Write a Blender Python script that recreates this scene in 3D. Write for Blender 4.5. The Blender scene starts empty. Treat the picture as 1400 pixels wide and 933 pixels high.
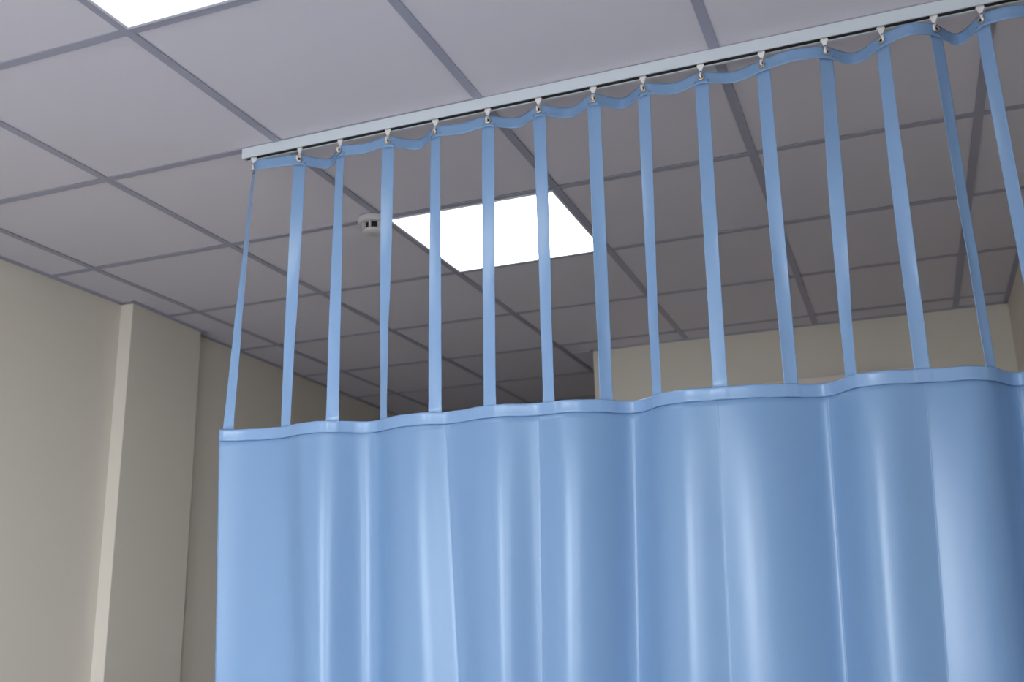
import bpy, math, random
from mathutils import Vector, Matrix

S = bpy.context.scene
COL = S.collection

# ------------------------------------------------------------------ camera
CAM_Z = 1.42
CEIL = 2.70
cam_d = bpy.data.cameras.new('camera')
cam = bpy.data.objects.new('camera', cam_d)
COL.objects.link(cam)
yaw, pitch, roll = -0.362777253, 0.266234997, -0.0229218566
fwd = Vector((math.sin(yaw) * math.cos(pitch), math.cos(yaw) * math.cos(pitch), math.sin(pitch)))
rt = Vector((math.cos(yaw), -math.sin(yaw), 0))
up = rt.cross(fwd)
c, s = math.cos(roll), math.sin(roll)
R_, U_ = c * rt + s * up, -s * rt + c * up
M = Matrix((R_, U_, -fwd)).transposed().to_4x4()
M.translation = Vector((3.2974, -1.5751, CAM_Z))
cam.matrix_world = M
cam_d.sensor_width = 36
cam_d.lens = 35.814
cam_d.clip_start = 0.05
cam_d.dof.use_dof = True
cam_d.dof.focus_distance = 2.45
cam_d.dof.aperture_fstop = 4.0
S.camera = cam

# ------------------------------------------------------------------ colour management
S.view_settings.view_transform = 'Standard'
S.view_settings.look = 'None'
S.view_settings.gamma = 1
S.view_settings.use_curve_mapping = False
S.view_settings.exposure = -0.55

# ------------------------------------------------------------------ daylight (overcast sky outside the window)
W = bpy.data.worlds.new('overcast_sky')
S.world = W
W.use_nodes = True
nt = W.node_tree
bg = nt.nodes['Background']
bg.inputs[0].default_value = (0.78, 0.89, 1.0, 1)
bg.inputs[1].default_value = 29
PANEL_POWER = 7.2          # radiance of the luminous ceiling panels
PANEL_COL = (0.97, 1.0, 0.985, 1)

def portal(name, loc, sx, sy, rot):
    l = bpy.data.lights.new(name, 'AREA')
    l.shape = 'RECTANGLE'; l.size = sx; l.size_y = sy
    l.cycles.is_portal = True
    o = bpy.data.objects.new(name, l); COL.objects.link(o)
    o.location = loc; o.rotation_euler = rot
    return o
Y_BACK = -4.6
WIN = [(1.75, 3.30)]                         # window opening in the wall behind the viewer
WIN_ADDED = [(-3.9, -2.4)]                      # unseen window added in the right wall for more side light
WZ0, WZ1 = 0.85, 2.56
for i, (a, b) in enumerate(WIN):
    portal('window_portal', ((a + b) / 2, Y_BACK - 0.12, (WZ0 + WZ1) / 2), b - a, WZ1 - WZ0, (math.radians(90), 0, 0))

for i, (a, b) in enumerate(WIN_ADDED):
    portal('window_portal', (3.81 + 0.12, (a + b) / 2, (WZ0 + WZ1) / 2), b - a, WZ1 - WZ0, (math.radians(90), 0, math.radians(90)))

# ------------------------------------------------------------------ helpers
def newmat(name):
    m = bpy.data.materials.new(name); m.use_nodes = True
    return m, m.node_tree, m.node_tree.nodes['Principled BSDF']

def noise_bump(nt, b, scale, strength, dist=0.01, detail=4, stretch=None):
    tc = nt.nodes.new('ShaderNodeTexCoord')
    n = nt.nodes.new('ShaderNodeTexNoise'); n.inputs['Scale'].default_value = scale
    n.inputs['Detail'].default_value = detail
    src = tc.outputs['Object']
    if stretch:
        mp = nt.nodes.new('ShaderNodeMapping'); mp.inputs['Scale'].default_value = stretch
        nt.links.new(src, mp.inputs['Vector']); src = mp.outputs[0]
    nt.links.new(src, n.inputs['Vector'])
    bp = nt.nodes.new('ShaderNodeBump'); bp.inputs['Strength'].default_value = strength
    bp.inputs['Distance'].default_value = dist
    nt.links.new(n.outputs['Fac'], bp.inputs['Height'])
    nt.links.new(bp.outputs[0], b.inputs['Normal'])
    return n, bp

def simple(name, col, rough=0.5, metal=0.0, bump=None, vary=0.0, spec=0.5):
    m, nt, b = newmat(name)
    b.inputs['Base Color'].default_value = (*col, 1)
    b.inputs['Roughness'].default_value = rough
    b.inputs['Metallic'].default_value = metal
    b.inputs['Specular IOR Level'].default_value = spec
    n = None
    if bump:
        n, _ = noise_bump(nt, b, *bump)
    if vary and n:
        mx = nt.nodes.new('ShaderNodeMix'); mx.data_type = 'RGBA'
        mx.inputs[6].default_value = (*[v * (1 - vary) for v in col], 1)
        mx.inputs[7].default_value = (*[min(1, v * (1 + vary)) for v in col], 1)
        nt.links.new(n.outputs['Fac'], mx.inputs[0])
        nt.links.new(mx.outputs[2], b.inputs['Base Color'])
    return m

def emit(name, col, st):
    m, nt, b = newmat(name)
    b.inputs['Base Color'].default_value = (0.8, 0.8, 0.8, 1)
    b.inputs['Emission Color'].default_value = col
    b.inputs['Emission Strength'].default_value = st
    return m

WALL_C = (0.715, 0.645, 0.555)
M_WALL = simple('cream_wall_paint', WALL_C, 0.55, bump=(120, 0.05, 0.002), vary=0.015)
M_TILE = simple('mineral_fibre_tile', (0.70, 0.675, 0.74), 0.9, bump=(260, 0.25, 0.0015, 6), vary=0.03, spec=0.2)
M_TEE = simple('grey_ceiling_grid', (0.37, 0.37, 0.46), 0.5, bump=(60, 0.02))
M_SLAB = simple('concrete_soffit', (0.25, 0.25, 0.25), 0.9, bump=(8, 0.2))
M_FLOOR = simple('vinyl_floor', (0.58, 0.54, 0.54), 0.45, bump=(40, 0.05), vary=0.08)
M_ALU = simple('white_powder_coated_aluminium', (0.64, 0.69, 0.74), 0.35, bump=(200, 0.02))
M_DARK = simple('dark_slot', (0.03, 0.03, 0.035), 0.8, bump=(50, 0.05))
M_PLAST = simple('white_plastic', (0.84, 0.81, 0.82), 0.35, bump=(90, 0.03))
M_DET = simple('aged_white_plastic', (0.60, 0.57, 0.58), 0.45, bump=(90, 0.03))
M_BLACK = simple('black_void', (0.006, 0.006, 0.007), 0.7, bump=(50, 0.02))
M_BRASS = simple('nickel_brass', (0.60, 0.50, 0.36), 0.28, 1.0, bump=(150, 0.05))
M_GUARD = simple('corner_guard_plastic', (0.72, 0.64, 0.55), 0.45, bump=(90, 0.03))
M_TRIMP = simple('pale_pink_trim', (0.80, 0.70, 0.66), 0.4, bump=(90, 0.03))
M_FRAME = simple('white_window_frame', (0.8, 0.8, 0.8), 0.4, bump=(90, 0.03))
M_LAMP = emit('luminous_diffuser', PANEL_COL, PANEL_POWER)
M_LFRAME = simple('white_lamp_frame', (0.70, 0.70, 0.76), 0.4, bump=(90, 0.02))
M_GROUND = simple('outside_ground', (0.25, 0.25, 0.23), 0.9, bump=(2, 0.3), vary=0.2)

def pvc(name, col, bump_s=0.22, rough=0.30):
    m, nt, b = newmat(name)
    b.inputs['Base Color'].default_value = (*col, 1)
    b.inputs['Roughness'].default_value = rough
    b.inputs['Specular IOR Level'].default_value = 0.55
    n1, bp = noise_bump(nt, b, 5, bump_s, 0.006, 3, (1.0, 1.0, 0.45))
    tc = nt.nodes.new('ShaderNodeTexCoord')
    mp = nt.nodes.new('ShaderNodeMapping'); mp.inputs['Rotation'].default_value = (0, math.radians(28), 0)
    mp.inputs['Scale'].default_value = (1.0, 1.0, 0.3)
    n2 = nt.nodes.new('ShaderNodeTexNoise'); n2.inputs['Scale'].default_value = 26; n2.inputs['Detail'].default_value = 2
    n2.inputs['Distortion'].default_value = 1.2
    nt.links.new(tc.outputs['Object'], mp.inputs['Vector']); nt.links.new(mp.outputs[0], n2.inputs['Vector'])
    ma = nt.nodes.new('ShaderNodeMath'); ma.operation = 'MULTIPLY_ADD'; ma.inputs[1].default_value = 0.10
    nt.links.new(n2.outputs['Fac'], ma.inputs[0]); nt.links.new(n1.outputs['Fac'], ma.inputs[2])
    nt.links.new(ma.outputs[0], bp.inputs['Height'])
    tr = nt.nodes.new('ShaderNodeBsdfTranslucent'); tr.inputs['Color'].default_value = (*[v ** 0.8 for v in col], 1)
    mix = nt.nodes.new('ShaderNodeMixShader'); mix.inputs[0].default_value = 0.12
    out = nt.nodes['Material Output']
    nt.links.new(b.outputs[0], mix.inputs[1]); nt.links.new(tr.outputs[0], mix.inputs[2])
    nt.links.new(mix.outputs[0], out.inputs['Surface'])
    return m
PVC_C = (0.190, 0.322, 0.53)
M_PVC = pvc('glossy_blue_pvc', PVC_C)
M_STRAP = pvc('blue_pvc_webbing', (0.23, 0.37, 0.60), 0.35, 0.25)
M_CREASE = pvc('crease_glint_pvc', (0.30, 0.44, 0.66), 0.05)  # paler than the panel: crease glint put into the colour, with stress whitening
M_SEAM = pvc('blue_pvc_weld_shadow', (0.06, 0.15, 0.36), 0.05)  # dark weld blue, with the gap shadow under the band put into it

m, nt, b = newmat('window_glass')
tp = nt.nodes.new('ShaderNodeBsdfTransparent'); gl = nt.nodes.new('ShaderNodeBsdfGlossy')
gl.inputs['Roughness'].default_value = 0.02
mx = nt.nodes.new('ShaderNodeMixShader'); mx.inputs[0].default_value = 0.06
nt.links.new(tp.outputs[0], mx.inputs[1]); nt.links.new(gl.outputs[0], mx.inputs[2])
nt.links.new(mx.outputs[0], nt.nodes['Material Output'].inputs['Surface'])
M_GLASS = m

class MB:
    def __init__(self): self.v = []; self.f = []
    def box(self, x0, x1, y0, y1, z0, z1):
        n = len(self.v)
        self.v += [(x, y, z) for z in (z0, z1) for y in (y0, y1) for x in (x0, x1)]
        self.f += [tuple(n + i for i in q) for q in ((0, 2, 3, 1), (4, 5, 7, 6), (0, 1, 5, 4), (2, 6, 7, 3), (0, 4, 6, 2), (1, 3, 7, 5))]
        return self
    def prism(self, poly, z0, z1):
        """poly: counter-clockwise plan outline"""
        n = len(self.v); k = len(poly)
        self.v += [(x, y, z0) for x, y in poly] + [(x, y, z1) for x, y in poly]
        self.f += [tuple(n + i for i in range(k))[::-1], tuple(n + k + i for i in range(k))]
        self.f += [(n + i, n + (i + 1) % k, n + k + (i + 1) % k, n + k + i) for i in range(k)]
        return self
    def lathe(self, prof, seg=32, ang=2 * math.pi):
        """prof: list of (r, z) around Z"""
        n = len(self.v); k = len(prof)
        for i in range(seg):
            a = ang * i / seg
            self.v += [(r * math.cos(a), r * math.sin(a), z) for r, z in prof]
        for i in range(seg):
            j = (i + 1) % seg
            for q in range(k - 1):
                self.f.append((n + i * k + q, n + j * k + q, n + j * k + q + 1, n + i * k + q + 1))
        return self
    def tube(self, pts, rad, seg=10):
        n = len(self.v); N = len(pts)
        P = [Vector(p) for p in pts]
        for i, p in enumerate(P):
            t = (P[min(i + 1, N - 1)] - P[max(i - 1, 0)]).normalized()
            a = t.cross(Vector((0.13, 1, 0.21))).normalized(); bb = t.cross(a)
            r = rad[i] if isinstance(rad, (list, tuple)) else rad
            self.v += [tuple(p + r * (math.cos(2 * math.pi * k / seg) * a + math.sin(2 * math.pi * k / seg) * bb)) for k in range(seg)]
        for i in range(N - 1):
            for k in range(seg):
                k2 = (k + 1) % seg
                self.f.append((n + i * seg + k, n + i * seg + k2, n + (i + 1) * seg + k2, n + (i + 1) * seg + k))
        self.f.append(tuple(n + k for k in range(seg))[::-1]); self.f.append(tuple(n + (N - 1) * seg + k for k in range(seg)))
        return self
    def grid(self, rows):
        n = len(self.v); w = len(rows[0])
        for r in rows: self.v += [tuple(p) for p in r]
        for i in range(len(rows) - 1):
            for k in range(w - 1):
                self.f.append((n + i * w + k, n + i * w + k + 1, n + (i + 1) * w + k + 1, n + (i + 1) * w + k))
        return self
    def mesh(self, name, mat, smooth=False):
        me = bpy.data.meshes.new(name); me.from_pydata(self.v, [], self.f)
        me.materials.append(mat); me.validate()
        if smooth: me.polygons.foreach_set('use_smooth', [True] * len(me.polygons))
        return me
    def build(self, name, mat, parent=None, smooth=False, bevel=0, loc=None):
        o = bpy.data.objects.new(name, self.mesh(name, mat, smooth)); COL.objects.link(o)
        if loc: o.location = loc
        if parent: o.parent = parent
        if bevel:
            bv = o.modifiers.new('bevel', 'BEVEL'); bv.width = bevel; bv.segments = 2; bv.limit_method = 'ANGLE'
        return o

def solid(o, t, off=0):
    sd = o.modifiers.new('thickness', 'SOLIDIFY'); sd.thickness = t; sd.offset = off
    return o
def inst(me, name, loc, parent=None, rotz=0):
    o = bpy.data.objects.new(name, me); COL.objects.link(o); o.location = loc
    if rotz: o.rotation_euler = (0, 0, rotz)
    if parent: o.parent = parent
    return o
def tag(o, label, cat, group=None):
    o['label'] = label; o['category'] = cat
    if group: o['group'] = group
    return o
def empty(name, loc):
    o = bpy.data.objects.new(name, None); COL.objects.link(o); o.location = loc
    return o
def struct(o):
    o['kind'] = 'structure'; return o
def local(mb, loc):
    mb.v = [(x - loc[0], y - loc[1], z - loc[2]) for x, y, z in mb.v]; return mb

# ------------------------------------------------------------------ room shell
XR, YF, XC, YE = 3.81, 3.165, 1.935, 9.6      # right wall, far wall, outer corner, end of the dark bay
TOP = CEIL + 0.14
left_line = [(0.39, Y_BACK), (0.385, 1.585), (0.443, 1.59), (0.42, 2.055), (0.380, 2.06), (0.305, 4.0), (0.22, YE)]
def lx(y):
    pts = left_line
    for (x0, y0), (x1, y1) in zip(pts, pts[1:]):
        if y0 <= y <= y1 and y1 > y0: return x0 + (x1 - x0) * (y - y0) / (y1 - y0)
    return 0.39

struct(MB().prism([(-0.2, Y_BACK), (0.39, Y_BACK), (0.385, 1.6), (0.380, 2.05), (0.305, 4.0), (0.22, YE), (-0.2, YE)], 0, TOP).build('wall_left', M_WALL))
wl = bpy.data.objects['wall_left']
MB().prism([(0.386, 1.585), (0.443, 1.59), (0.42, 2.055), (0.380, 2.06), (0.37, 1.8)], 0, CEIL).build('pilaster', M_WALL, wl)
wr = MB()
ys_ = [Y_BACK] + [v for w in WIN_ADDED for v in w] + [YF]
for a, b_ in zip(ys_[0::2], ys_[1::2]): wr.box(XR, XR + 0.2, a, b_, 0, TOP)
for a, b_ in WIN_ADDED:
    wr.box(XR, XR + 0.2, a, b_, 0, WZ0); wr.box(XR, XR + 0.2, a, b_, WZ1, TOP)
struct(wr.build('wall_right', M_WALL))
wf = struct(MB().box(XC, XR + 0.2, YF, YE + 0.2, 0, TOP).build('wall_front', M_WALL))
MB().prism([(XC - 0.004, YF + 0.035), (XC - 0.004, YF - 0.004), (XC + 0.030, YF - 0.004), (XC + 0.030, YF), (XC, YF), (XC, YF + 0.035)], 0.12, CEIL - 0.002).build('corner_guard', M_GUARD, wf)
struct(MB().box(-0.2, XC, YE, YE + 0.2, 0, TOP).build('wall_end', M_WALL))
wb = MB()
xs = [-0.2] + [v for w in WIN for v in w] + [XR + 0.2]
for a, b_ in zip(xs[0::2], xs[1::2]): wb.box(a, b_, Y_BACK - 0.2, Y_BACK, 0, TOP)
for a, b_ in WIN:
    wb.box(a, b_, Y_BACK - 0.2, Y_BACK, 0, WZ0); wb.box(a, b_, Y_BACK - 0.2, Y_BACK, WZ1, TOP)
struct(wb.build('wall_back', M_WALL))
def window(n, centre, width, rotz):
    """frame, pane and a sill; local -Y is outside"""
    t, h = 0.05, WZ1 - WZ0
    a, b_ = -width / 2, width / 2
    w = MB().box(a, b_, -0.13, -0.08, 0, t).box(a, b_, -0.13, -0.08, h - t, h).box(a, a + t, -0.13, -0.08, t, h - t).box(b_ - t, b_, -0.13, -0.08, t, h - t)
    w = struct(w.build('window_%d' % n, M_FRAME, bevel=0.004, loc=centre)); w.rotation_euler = (0, 0, rotz)
    for g0, g1 in ((a + t, b_ - t),):
        MB().box(g0, g1, -0.108, -0.102, t, h - t).build('pane', M_GLASS, w)
    MB().box(a - 0.03, b_ + 0.03, -0.08, 0.05, -0.03, 0).build('window_sill', M_FRAME, w, bevel=0.004)
nw = 0
for a, b_ in WIN:
    nw += 1; window(nw, ((a + b_) / 2, Y_BACK, WZ0), b_ - a, 0)
for a, b_ in WIN_ADDED:
    nw += 1; window(nw, (XR, (a + b_) / 2, WZ0), b_ - a, math.radians(90))  # unseen side window, added to brighten the left wall
struct(MB().box(-0.2, XR + 0.2, Y_BACK - 0.2, YE + 0.2, -0.1, 0).build('floor', M_FLOOR))
struct(MB().box(-40, 40, -60, 40, -3.6, -3.5).build('ground', M_GROUND))
struct(MB().box(XR - 0.012, XR, Y_BACK, YF, 0, 0.1).build('baseboard_right', M_GUARD))
struct(MB().box(XC, XR - 0.012, YF - 0.012, YF, 0, 0.1).build('baseboard_front', M_GUARD))

# pale trim whose top edge shows just above the curtain, on the far wall
struct(MB().box(2.62, 3.42, YF - 0.03, YF, CAM_Z + 0.96, CAM_Z + 1.031).build('trim_1', M_TRIMP, bevel=0.004))

# ------------------------------------------------------------------ suspended ceiling
ceil = struct(MB().box(-0.2, XR + 0.2, Y_BACK, YE, CEIL + 0.10, CEIL + 0.14).build('ceiling', M_SLAB))
def in_room(x0, x1, y0, y1):
    return not (y0 >= YF - 0.01 and x0 >= XC - 0.01)
LAMPS = {(3, -1), (3, 2), (3, -4), (5, -6)}     # grid cells that hold a lamp
random.seed(4)
y_lo, y_hi = -8, 16
tile_cache = {}
def tile_mesh(sx, sy):
    k = (round(sx, 3), round(sy, 3))
    if k not in tile_cache:
        e = 0.006
        mb = MB(); hx, hy = sx / 2, sy / 2
        mb.v = [(-hx + e, -hy + e, 0), (hx - e, -hy + e, 0), (hx - e, hy - e, 0), (-hx + e, hy - e, 0),
                (-hx, -hy, 0.003), (hx, -hy, 0.003), (hx, hy, 0.003), (-hx, hy, 0.003),
                (-hx, -hy, 0.015), (hx, -hy, 0.015), (hx, hy, 0.015), (-hx, hy, 0.015)]
        mb.f = [(3, 2, 1, 0), (8, 9, 10, 11)]
        for o_ in (0, 4):
            for i in range(4):
                j = (i + 1) % 4
                mb.f.append((o_ + i, o_ + j, o_ + 4 + j, o_ + 4 + i))
        tile_cache[k] = mb.mesh('ceiling_tile', M_TILE)
    return tile_cache[k]
for a in range(0, 7):
    for bq in range(y_lo, y_hi):
        x0, x1 = a * 0.6, min((a + 1) * 0.6, XR)
        y0, y1 = max(bq * 0.6, Y_BACK), min((bq + 1) * 0.6, YE)
        if y1 <= y0: continue
        if a == 0: x0 = lx((y0 + y1) / 2) - 0.02
        if bq == 5 and x1 > XC + 0.05: y1 = YF + 0.0
        if bq > 5:
            if x0 > XC: continue
            x1 = min(x1, XC)
        if bq == 5 and x0 < XC < x1:
            x1 = x1
        if (a, bq) in LAMPS: continue
        g = 0.004
        inst(tile_mesh(x1 - x0 - 2 * g, y1 - y0 - 2 * g), 'ceiling_tile',
             ((x0 + x1) / 2, (y0 + y1) / 2, CEIL + 0.003 + random.uniform(0, 0.0015)), ceil)
        if bq == 5 and x0 < XC < x1:
            inst(tile_mesh(XC - x0 - 2 * g, 0.6 - (y1 - y0) - 2 * g), 'ceiling_tile', ((x0 + XC) / 2, (YF + 3.6) / 2, CEIL + 0.004), ceil)
hw = 0.012
for a in range(1, 7):
    x = a * 0.6
    y1 = YF if x > XC else YE
    MB().box(x - hw, x + hw, Y_BACK, y1, CEIL, CEIL + 0.0025).box(x - 0.001, x + 0.001, Y_BACK, y1, CEIL + 0.0025, CEIL + 0.038).build('main_tee', M_TEE, ceil)
tee_cache = {}
for bq in range(y_lo + 1, y_hi):
    y = bq * 0.6
    for a in range(0, 7):
        x0, x1 = a * 0.6 + hw, min((a + 1) * 0.6 - hw, XR)
        if a == 0: x0 = lx(y)
        if y > YF:
            if x0 > XC: continue
            x1 = min(x1, XC)
        k = round(x1 - x0, 3)
        if k not in tee_cache:
            L = k / 2
            tee_cache[k] = MB().box(-L, L, -hw, hw, 0, 0.0022).box(-L, L, -0.001, 0.001, 0.0022, 0.032).mesh('cross_tee', M_TEE)
        inst(tee_cache[k], 'cross_tee', ((x0 + x1) / 2, y, CEIL + 0.0003), ceil)
# wall angles round the edge of the grid
wa = 0.020
def angle(x0, x1, y0, y1):
    MB().box(x0, x1, y0, y1, CEIL - 0.0015, CEIL + 0.02).build('wall_angle', M_TEE, ceil)
for (xa, ya), (xb, yb) in zip(left_line, left_line[1:]):
    if abs(yb - ya) < 0.02:
        angle(0.38, max(xa, xb) + wa, min(ya, yb) - (wa if xb > xa else 0), max(ya, yb) + (wa if xb < xa else 0))
    else:
        MB().prism([(xa, ya), (xa + wa, ya), (xb + wa, yb), (xb, yb)], CEIL - 0.0015, CEIL + 0.02).build('wall_angle', M_TEE, ceil)
angle(XR - wa, XR, Y_BACK, YF)
angle(XC - wa, XR, YF - wa, YF)
angle(XC - wa, XC, YF, YE)

# ------------------------------------------------------------------ ceiling lamps
def lamp(cell, label):
    x0, y0 = cell[0] * 0.6, cell[1] * 0.6
    cx, cy = x0 + 0.3, y0 + 0.3
    root = empty('ceiling_lamp', (cx, cy, CEIL))
    tag(root, label, 'ceiling lamp', 'square luminous panels in the ceiling')
    o, i_ = 0.290, 0.281
    fr = MB()
    for x0_, x1_, y0_, y1_ in ((-o, o, -o, -i_), (-o, o, i_, o), (-o, -i_, -i_, i_), (i_, o, -i_, i_)):
        fr.box(x0_, x1_, y0_, y1_, -0.003, 0.02)
    fr.build('frame', M_LFRAME, root, bevel=0.0015)
    # diffuser with rounded corners
    r = 0.008; pts = []
    for (sx, sy, a0) in ((1, 1, 0), (-1, 1, 90), (-1, -1, 180), (1, -1, 270)):
        for k in range(4):
            t = math.radians(a0 + 30 * k)
            pts.append((sx * (i_ + 0.001 - r) + r * math.cos(t), sy * (i_ + 0.001 - r) + r * math.sin(t)))
    MB().prism(pts, 0.0, 0.006).build('diffuser', M_LAMP, root)
    MB().box(-0.29, 0.29, -0.29, 0.29, 0.021, 0.05).build('housing', M_LFRAME, root)
    return root
lamp((3, -1), 'lit square ceiling lamp on the near side of the white curtain track')
lamp((3, 2), 'lit square ceiling lamp seen between the blue straps, beside the smoke detector')
lamp((3, -4), 'lit square ceiling lamp behind the viewpoint, in line with the other two')
lamp((5, -6), 'lit square ceiling lamp behind the viewpoint, close to the windows')

# ------------------------------------------------------------------ smoke detector
SD = (1.773, 1.190, CEIL)
sd = empty('smoke_detector', SD)
tag(sd, 'small round white smoke detector on the grey ceiling grid, left of the lit lamp', 'smoke detector')
MB().lathe([(0.0, 0.0), (0.052, 0.0), (0.054, -0.004), (0.053, -0.018), (0.049, -0.021), (0.0, -0.021)], 40).build('base', M_DET, sd, smooth=False)
MB().lathe([(0.0, -0.021), (0.031, -0.021), (0.031, -0.043), (0.0, -0.043)], 32).build('sensor_chamber', M_BLACK, sd)
cap = MB().lathe([(0.0, -0.041), (0.036, -0.041), (0.038, -0.043), (0.033, -0.050), (0.018, -0.054), (0.0, -0.055)], 40)
cap.build('cap', M_DET, sd, smooth=False)
for k in range(8):
    a = math.radians(-83 + 45 * k)
    ca, sa = math.cos(a), math.sin(a)
    q = [(0.030, -0.0035), (0.040, -0.0035), (0.040, 0.0035), (0.030, 0.0035)]
    MB().prism([(x * ca - y * sa, x * sa + y * ca) for x, y in q], -0.042, -0.019).build('rib', M_DET, sd)
a = math.radians(-29)
q = [(0.040, -0.006), (0.053, -0.006), (0.053, 0.006), (0.040, 0.006)]
o = MB().prism([(x * math.cos(a) - y * math.sin(a), x * math.sin(a) + y * math.cos(a)) for x, y in q], -0.046, -0.012).build('clip', M_PLAST, sd, bevel=0.001)
o['label'] = 'brighter white plastic clip'

# ------------------------------------------------------------------ curtain track (an open channel, slot downward)
TX0, TX1, TY = 1.688, XR - 0.002, 0.6
tr = empty('curtain_track', (TX0, TY, CEIL))
tag(tr, 'long white aluminium curtain track screwed along the ceiling grid', 'curtain track')
yo0, yo1 = -0.0120, 0.0120
zt, zb = -0.0002, -0.0290
L = TX1 - TX0
ch = MB()
ch.box(0, L, yo0, yo0 + 0.0016, zb, zt)                 # front web
ch.box(0, L, yo0 + 0.0016, yo1 - 0.0016, zt - 0.0016, zt)
ch.box(0, L, yo1 - 0.0016, yo1, zb - 0.0012, zt)        # back web
ch.box(0, L, yo0 + 0.0016, yo0 + 0.0040, zb, zb + 0.0014)
ch.box(0, L, yo1 - 0.0058, yo1 - 0.0016, zb - 0.0012, zb + 0.0002)
ch.build('channel', M_ALU, tr)
MB().box(-0.0025, -0.0001, yo0 - 0.001, yo1 + 0.001, zb - 0.001, zt).build('end_cap', M_ALU, tr, bevel=0.0008)
MB().box(0.001, L - 0.001, yo0 + 0.0018, yo1 - 0.0018, zb + 0.0035, zb + 0.0050).build('slot_shade', M_DARK, tr)  # dark sheet standing in for the shade inside the slot

# ------------------------------------------------------------------ curtain
HX = [1.717, 1.865, 1.991, 2.135, 2.273, 2.42, 2.557, 2.699, 2.824, 2.963, 3.105, 3.245, 3.366, 3.476, 3.569, 3.665, 3.755]
GAP = [-.020, .045, .004, .040, .004, .030, .034, .040, .018, .021, -.022, .046, -.032, .054, -.018, .035]
SBX = [1.714, 1.869, 2.007, 2.129, 2.275, 2.423, 2.559, 2.684, 2.805, 2.948, 3.094, 3.220, 3.360, 3.492, 3.600, 3.690, 3.768]
SBA = [-.10, -.19, .20, -.60, .20, -.15, -.35, .68, -.68, -.10, .51, -.78, .30, .88, -.85, -.2, .3]
PROFILE = [(1.693, .545), (1.767, .570), (1.865, .578), (1.935, .556), (2.004, .567), (2.067, .612), (2.106, .618), (2.156, .592),
           (2.241, .580), (2.310, .600), (2.382, .581), (2.445, .575), (2.538, .604), (2.581, .597), (2.642, .612), (2.686, .641),
           (2.734, .682), (2.759, .674), (2.809, .629), (2.860, .611), (2.936, .619), (3.001, .627), (3.067, .649), (3.130, .682),
           (3.166, .697), (3.183, .680), (3.224, .632), (3.281, .621), (3.353, .640), (3.410, .650), (3.471, .666), (3.499, .694),
           (3.534, .765), (3.560, .768), (3.605, .705), (3.655, .665), (3.715, .655), (3.785, .680)]
SHIFT = [(1.693, .026), (1.86, .042), (2.10, .010), (2.30, .030), (2.53, -.010), (2.74, -.022), (2.94, -.017), (3.17, -.02), (3.36, -.03), (3.54, -.02), (3.79, -.02)]
CREASES = [2.299, 2.533, 2.739, 2.941, 3.166, 3.363, 3.545, 3.70]
Z_SEAM = CAM_Z + 0.45
Z_HEAD = CAM_Z + 0.479
Z_BOT = 0.32

def hermite(pts):
    """monotone-ish cubic through (x, y) points"""
    n = len(pts)
    d = [(pts[i + 1][1] - pts[i][1]) / (pts[i + 1][0] - pts[i][0]) for i in range(n - 1)]
    h = [pts[i + 1][0] - pts[i][0] for i in range(n - 1)]
    m_ = [d[0]] + [(d[i - 1] * h[i] + d[i] * h[i - 1]) / (h[i - 1] + h[i]) for i in range(1, n - 1)] + [d[-1]]
    def f(x):
        x = min(max(x, pts[0][0]), pts[-1][0])
        i = 0
        while i < n - 2 and x > pts[i + 1][0]: i += 1
        t = (x - pts[i][0]) / h[i]
        return ((2 * t ** 3 - 3 * t * t + 1) * pts[i][1] + (t ** 3 - 2 * t * t + t) * h[i] * m_[i]
                + (-2 * t ** 3 + 3 * t * t) * pts[i + 1][1] + (t ** 3 - t * t) * h[i] * m_[i + 1])
    return f
_raw = hermite(PROFILE)
_N, _SG = 700, 0.013
_st = (PROFILE[-1][0] - PROFILE[0][0]) / _N
_ys = [_raw(PROFILE[0][0] + i * _st) for i in range(_N + 1)]
_k = int(3 * _SG / _st); _w = [math.exp(-0.5 * (j * _st / _SG) ** 2) for j in range(-_k, _k + 1)]
def _smooth(i):
    n_ = min(i, _N - i, _k)                            # narrower window near the ends
    a_ = [( _w[j + _k], _ys[i + j]) for j in range(-n_, n_ + 1)]
    return sum(w * y for w, y in a_) / sum(w for w, y in a_)
prof_f = hermite([(PROFILE[0][0] + i * _st, _smooth(i)) for i in range(0, _N + 1, 4)])
shift_f = hermite(SHIFT)
# bulge between the pressed creases, growing below the seam (towards the room)
EDGES = [1.693, 1.868, 2.095] + CREASES + [3.785]
AMP = [.004, .010, .010, .012, .012, .012, .014, .014, .014, .010, .006]
def bulge(x):
    for i in range(len(EDGES) - 1):
        if EDGES[i] <= x <= EDGES[i + 1]:
            t = (x - EDGES[i]) / (EDGES[i + 1] - EDGES[i])
            return AMP[i] * math.sin(math.pi * t) ** (2 if i < 3 else 1)
    return 0
def body(x, z):
    """curtain surface at header coordinate x and height z"""
    dz = max(0.0, Z_SEAM - z)
    k = min(dz, 0.75) / 0.59
    g = 1 - math.exp(-dz / 0.12)
    return Vector((x + shift_f(x) * k, prof_f(x) - bulge(x) * g, z))

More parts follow.
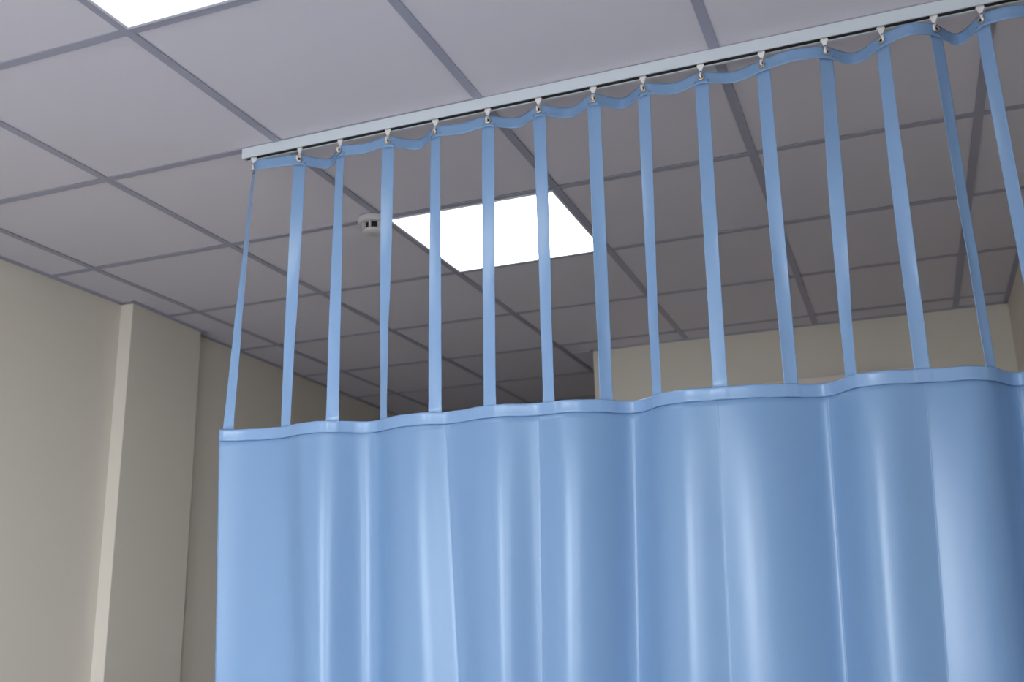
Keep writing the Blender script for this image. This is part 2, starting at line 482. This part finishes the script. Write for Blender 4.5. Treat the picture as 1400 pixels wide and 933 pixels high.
cur = empty('hospital_curtain', (1.70, 0.62, CEIL - 0.06))
tag(cur, 'long glossy pale blue privacy curtain hanging by straps from the white track', 'curtain')
CL = Vector((1.70, 0.62, CEIL - 0.06))
def cbuild(mb, name, mat, smooth=True, parent=None, origin=None):
    og = origin or CL
    local(mb, og)
    o = mb.build(name, mat, parent or cur, smooth, loc=tuple(og - CL))
    return o
X0, X1 = PROFILE[0][0], PROFILE[-1][0]
NX = 520
xs_ = [X0 + (X1 - X0) * i / NX for i in range(NX + 1)]
for cx_ in CREASES:                                   # put a column of vertices on every crease
    j = min(range(len(xs_)), key=lambda i: abs(xs_[i] - cx_)); xs_[j] = cx_
zz = [Z_SEAM + 0.006]
while zz[-1] > Z_BOT: zz.append(zz[-1] - 0.02)
rows = [[body(x, z) for x in xs_] for z in zz]
o = cbuild(MB().grid(rows), 'curtain_panel', M_PVC)
solid(o, 0.0008)
def emboss(x):
    return 0.0012 * max([0.0] + [min(1.0, (0.0175 - abs(x - b_)) / 0.003) for b_ in SBX])
# welded header band, proud of the panel
def offset(x, z, d):
    p = body(x, z); e = 0.004
    t = (body(x + e, z) - body(x - e, z)); t.z = 0; t.normalize()
    n = Vector((t.y, -t.x, 0))                        # towards the room
    return p + n * d
hz = [Z_HEAD, Z_HEAD - 0.002, Z_HEAD - 0.006, Z_SEAM + 0.004, Z_SEAM + 0.001, Z_SEAM]
hd = [0.0006, 0.0022, 0.0016, 0.0018, 0.0020, 0.0006]
o = cbuild(MB().grid([[offset(x, z, d + emboss(x)) + Vector((0, 0, 0.0004 * math.sin(x * 90))) for x in xs_] for z, d in zip(hz, hd)]), 'header_band', M_STRAP)
solid(o, 0.001)
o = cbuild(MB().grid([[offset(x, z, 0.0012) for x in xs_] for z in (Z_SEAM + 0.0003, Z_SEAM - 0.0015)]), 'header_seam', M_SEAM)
o['label'] = 'darker blue weld line with painted shadow under the header band'
# pressed creases
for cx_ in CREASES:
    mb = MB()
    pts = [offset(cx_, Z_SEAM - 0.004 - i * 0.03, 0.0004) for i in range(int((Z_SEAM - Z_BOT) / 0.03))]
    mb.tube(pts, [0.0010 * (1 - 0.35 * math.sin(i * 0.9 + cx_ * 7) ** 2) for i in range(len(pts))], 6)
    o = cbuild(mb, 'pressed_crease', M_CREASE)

# top tape weaving between the hooks
tp_pts = [(HX[0] - 0.009, 0.612)]
for i, x in enumerate(HX):
    tp_pts.append((x, 0.600))
    if i == 0: tp_pts.append((x + 0.020, 0.583))
    if i < len(GAP): tp_pts.append(((x + HX[i + 1]) / 2, 0.600 + GAP[i]))
tp_pts.append((HX[-1] + 0.02, 0.602))
tape_f = hermite(tp_pts)
ZG = CAM_Z + 1.219                                     # grommet height
def tape_z(x):
    for a_, b_ in zip(HX, HX[1:]):
        if a_ <= x <= b_:
            return ZG - 0.004 * math.sin(math.pi * (x - a_) / (b_ - a_))
    return ZG
tx = [tp_pts[0][0] + (tp_pts[-1][0] - tp_pts[0][0]) * i / 420 for i in range(421)]
rows = []
for q in range(7):
    t = q / 6
    rows.append([Vector((x, tape_f(x) + 0.0012 * math.cos(math.pi * (t - .5)) , tape_z(x) + 0.015 - 0.030 * t)) for x in tx])
o = cbuild(MB().grid(rows), 'top_tape', M_STRAP); solid(o, 0.0009)

# straps
def tang(f, x):
    e = 0.006
    return math.atan2(f(x + e) - f(x - e), 2 * e)
SW = 0.0322
rs = random.Random(9)
for i, (xt, xb) in enumerate(zip(HX, SBX)):
    at, ab = tang(tape_f, xt), tang(prof_f, xb)
    at = max(-0.75, min(0.75, at)); ab = SBA[i]
    if i == 0: at = -0.70
    z0, z1 = ZG - 0.006, Z_HEAD - (0.010 if i else 0.001)
    N = 36
    rows = []
    amp = rs.uniform(-0.06, 0.06); bow = rs.uniform(-0.0015, 0.0015); kink = rs.uniform(0.55, 0.85)
    for q in range(N + 1):
        t = q / N
        sm = t * t * (3 - 2 * t)
        th = at + (ab - at) * sm + amp * math.sin(math.pi * t) ** 2
        if t > 0.94: th += (tang(prof_f, xb) - th) * (t - 0.94) / 0.06 * (0.9 if i else 0.3)
        pt = Vector((xt, tape_f(xt) + 0.0026, 0)); pb_ = offset(xb, Z_SEAM + 0.02, 0.0002)
        ctr = pt.lerp(pb_, t); ctr.z = z0 + (z1 - z0) * t
        ctr.x += bow * math.sin(math.pi * t)
        cup = 0.0012 * min(1.0, max(0.0, (t - 0.03) / 0.05)) + 0.0016 * math.exp(-((t - kink) / 0.06) ** 2)
        w = SW * (1 + 0.04 * math.exp(-(t / 0.03) ** 2))
        rows.append([ctr + Vector((math.cos(th) * w * u, math.sin(th) * w * u, 0)) + Vector((math.sin(th), -math.cos(th), 0)) * cup * (4 * u * u) for u in (-.5, -.44, -.25, 0, .25, .44, .5)])
    o = cbuild(MB().grid(rows), 'strap', M_STRAP, origin=Vector((xt, 0.6, z0)))
    solid(o, 0.0010)

# grommets and hooks
gm = MB()
R1, R2 = 0.0060, 0.0024
for i in range(24):
    a = 2 * math.pi * i / 24
    for k in range(8):
        b_ = 2 * math.pi * k / 8
        rr = R1 + R2 * math.cos(b_)
        gm.v.append((rr * math.cos(a), 0.55 * R2 * math.sin(b_), rr * math.sin(a)))
for i in range(24):
    for k in range(8):
        gm.f.append((i * 8 + k, i * 8 + (k + 1) % 8, ((i + 1) % 24) * 8 + (k + 1) % 8, ((i + 1) % 24) * 8 + k))
g_me = gm.mesh('grommet', M_BRASS, True)
hole_me = MB().lathe([(0.0, -0.0002), (0.0048, -0.0002), (0.0048, 0.0002), (0.0, 0.0002)], 16)
hole_me.v = [(x, z, y) for x, y, z in hole_me.v]
hole_me = hole_me.mesh('eyelet_hole', M_DARK)
for i, x in enumerate(HX):
    th = tang(tape_f, x)
    if i == 0: th = -0.95
    th = max(-0.95, min(0.8, th))
    loc = Vector((x, tape_f(x), ZG)) + Vector((math.sin(th), -math.cos(th), 0)) * 0.0045
    g = inst(g_me, 'grommet', tuple(loc - CL), cur, th)
    inst(hole_me, 'eyelet_hole', (0, 0.0002, 0), g)

# one hook: glide body in the slot, flat triangular blade, curved hook through the eyelet
def hook_parts():
    ztop = CEIL - 0.0275
    zg = ZG
    H = ztop - zg                                     # vertical reach
    blade = MB()
    out = [(-0.0085, 0), (0.0085, 0), (0.0086, -0.0035), (0.0052, -0.0100), (0.0028, -0.0165), (0.0022, -0.024), (-0.0022, -0.024), (-0.0028, -0.0165), (-0.0052, -0.0100), (-0.0086, -0.0035)]
    n = len(out)
    blade.v = [(x, -0.0018, z) for x, z in out] + [(x, 0.0018, z) for x, z in out]
    blade.f = [tuple(range(n))[::-1], tuple(range(n, 2 * n))] + [(i, (i + 1) % n, n + (i + 1) % n, n + i) for i in range(n)]
    glide = MB().box(-0.007, 0.007, -0.0042, 0.0042, -0.001, 0.0045)
    hk = MB()
    pts = [(0, 0, -0.020), (0.0004, -0.0015, -0.026), (0.0002, -0.0045, -H + 0.014), (-0.0006, -0.0085, -H + 0.008), (-0.0004, -0.0095, -H + 0.001), (0.0006, -0.0075, -H - 0.0035), (0.0012, -0.0030, -H - 0.0025), (0.0012, 0.0010, -H + 0.0030)]
    hk.tube(pts, [0.0028, 0.0027, 0.0026, 0.0026, 0.0025, 0.0023, 0.0019, 0.0013], 8)
    return glide.mesh('glide', M_PLAST), blade.mesh('blade', M_PLAST), hk.mesh('hook_end', M_PLAST, True)
gme, bme, hme = hook_parts()
names = ['leftmost', 'second', 'third', 'fourth', 'fifth', 'sixth', 'seventh', 'eighth', 'ninth', 'tenth', 'eleventh', 'twelfth',
         'thirteenth', 'fourteenth', 'fifteenth', 'sixteenth', 'seventeenth']
for i, x in enumerate(HX):
    h = empty('curtain_hook', (x, 0.601, CEIL - 0.0275))
    h.rotation_euler = (0, 0, rs.uniform(-0.35, 0.25) + (0.45 if i == 0 else 0))
    lab = 'white plastic hook at the left end of the track, holding the edge-on strap' if i == 0 else \
        '%s white plastic hook from the left end of the ceiling track' % names[i]
    tag(h, lab, 'curtain hook', 'white plastic hooks in the curtain track')
    inst(gme, 'glide', (0, 0, 0), h); inst(bme, 'blade', (0, 0, 0), h); inst(hme, 'hook_end', (0, 0, 0), h)
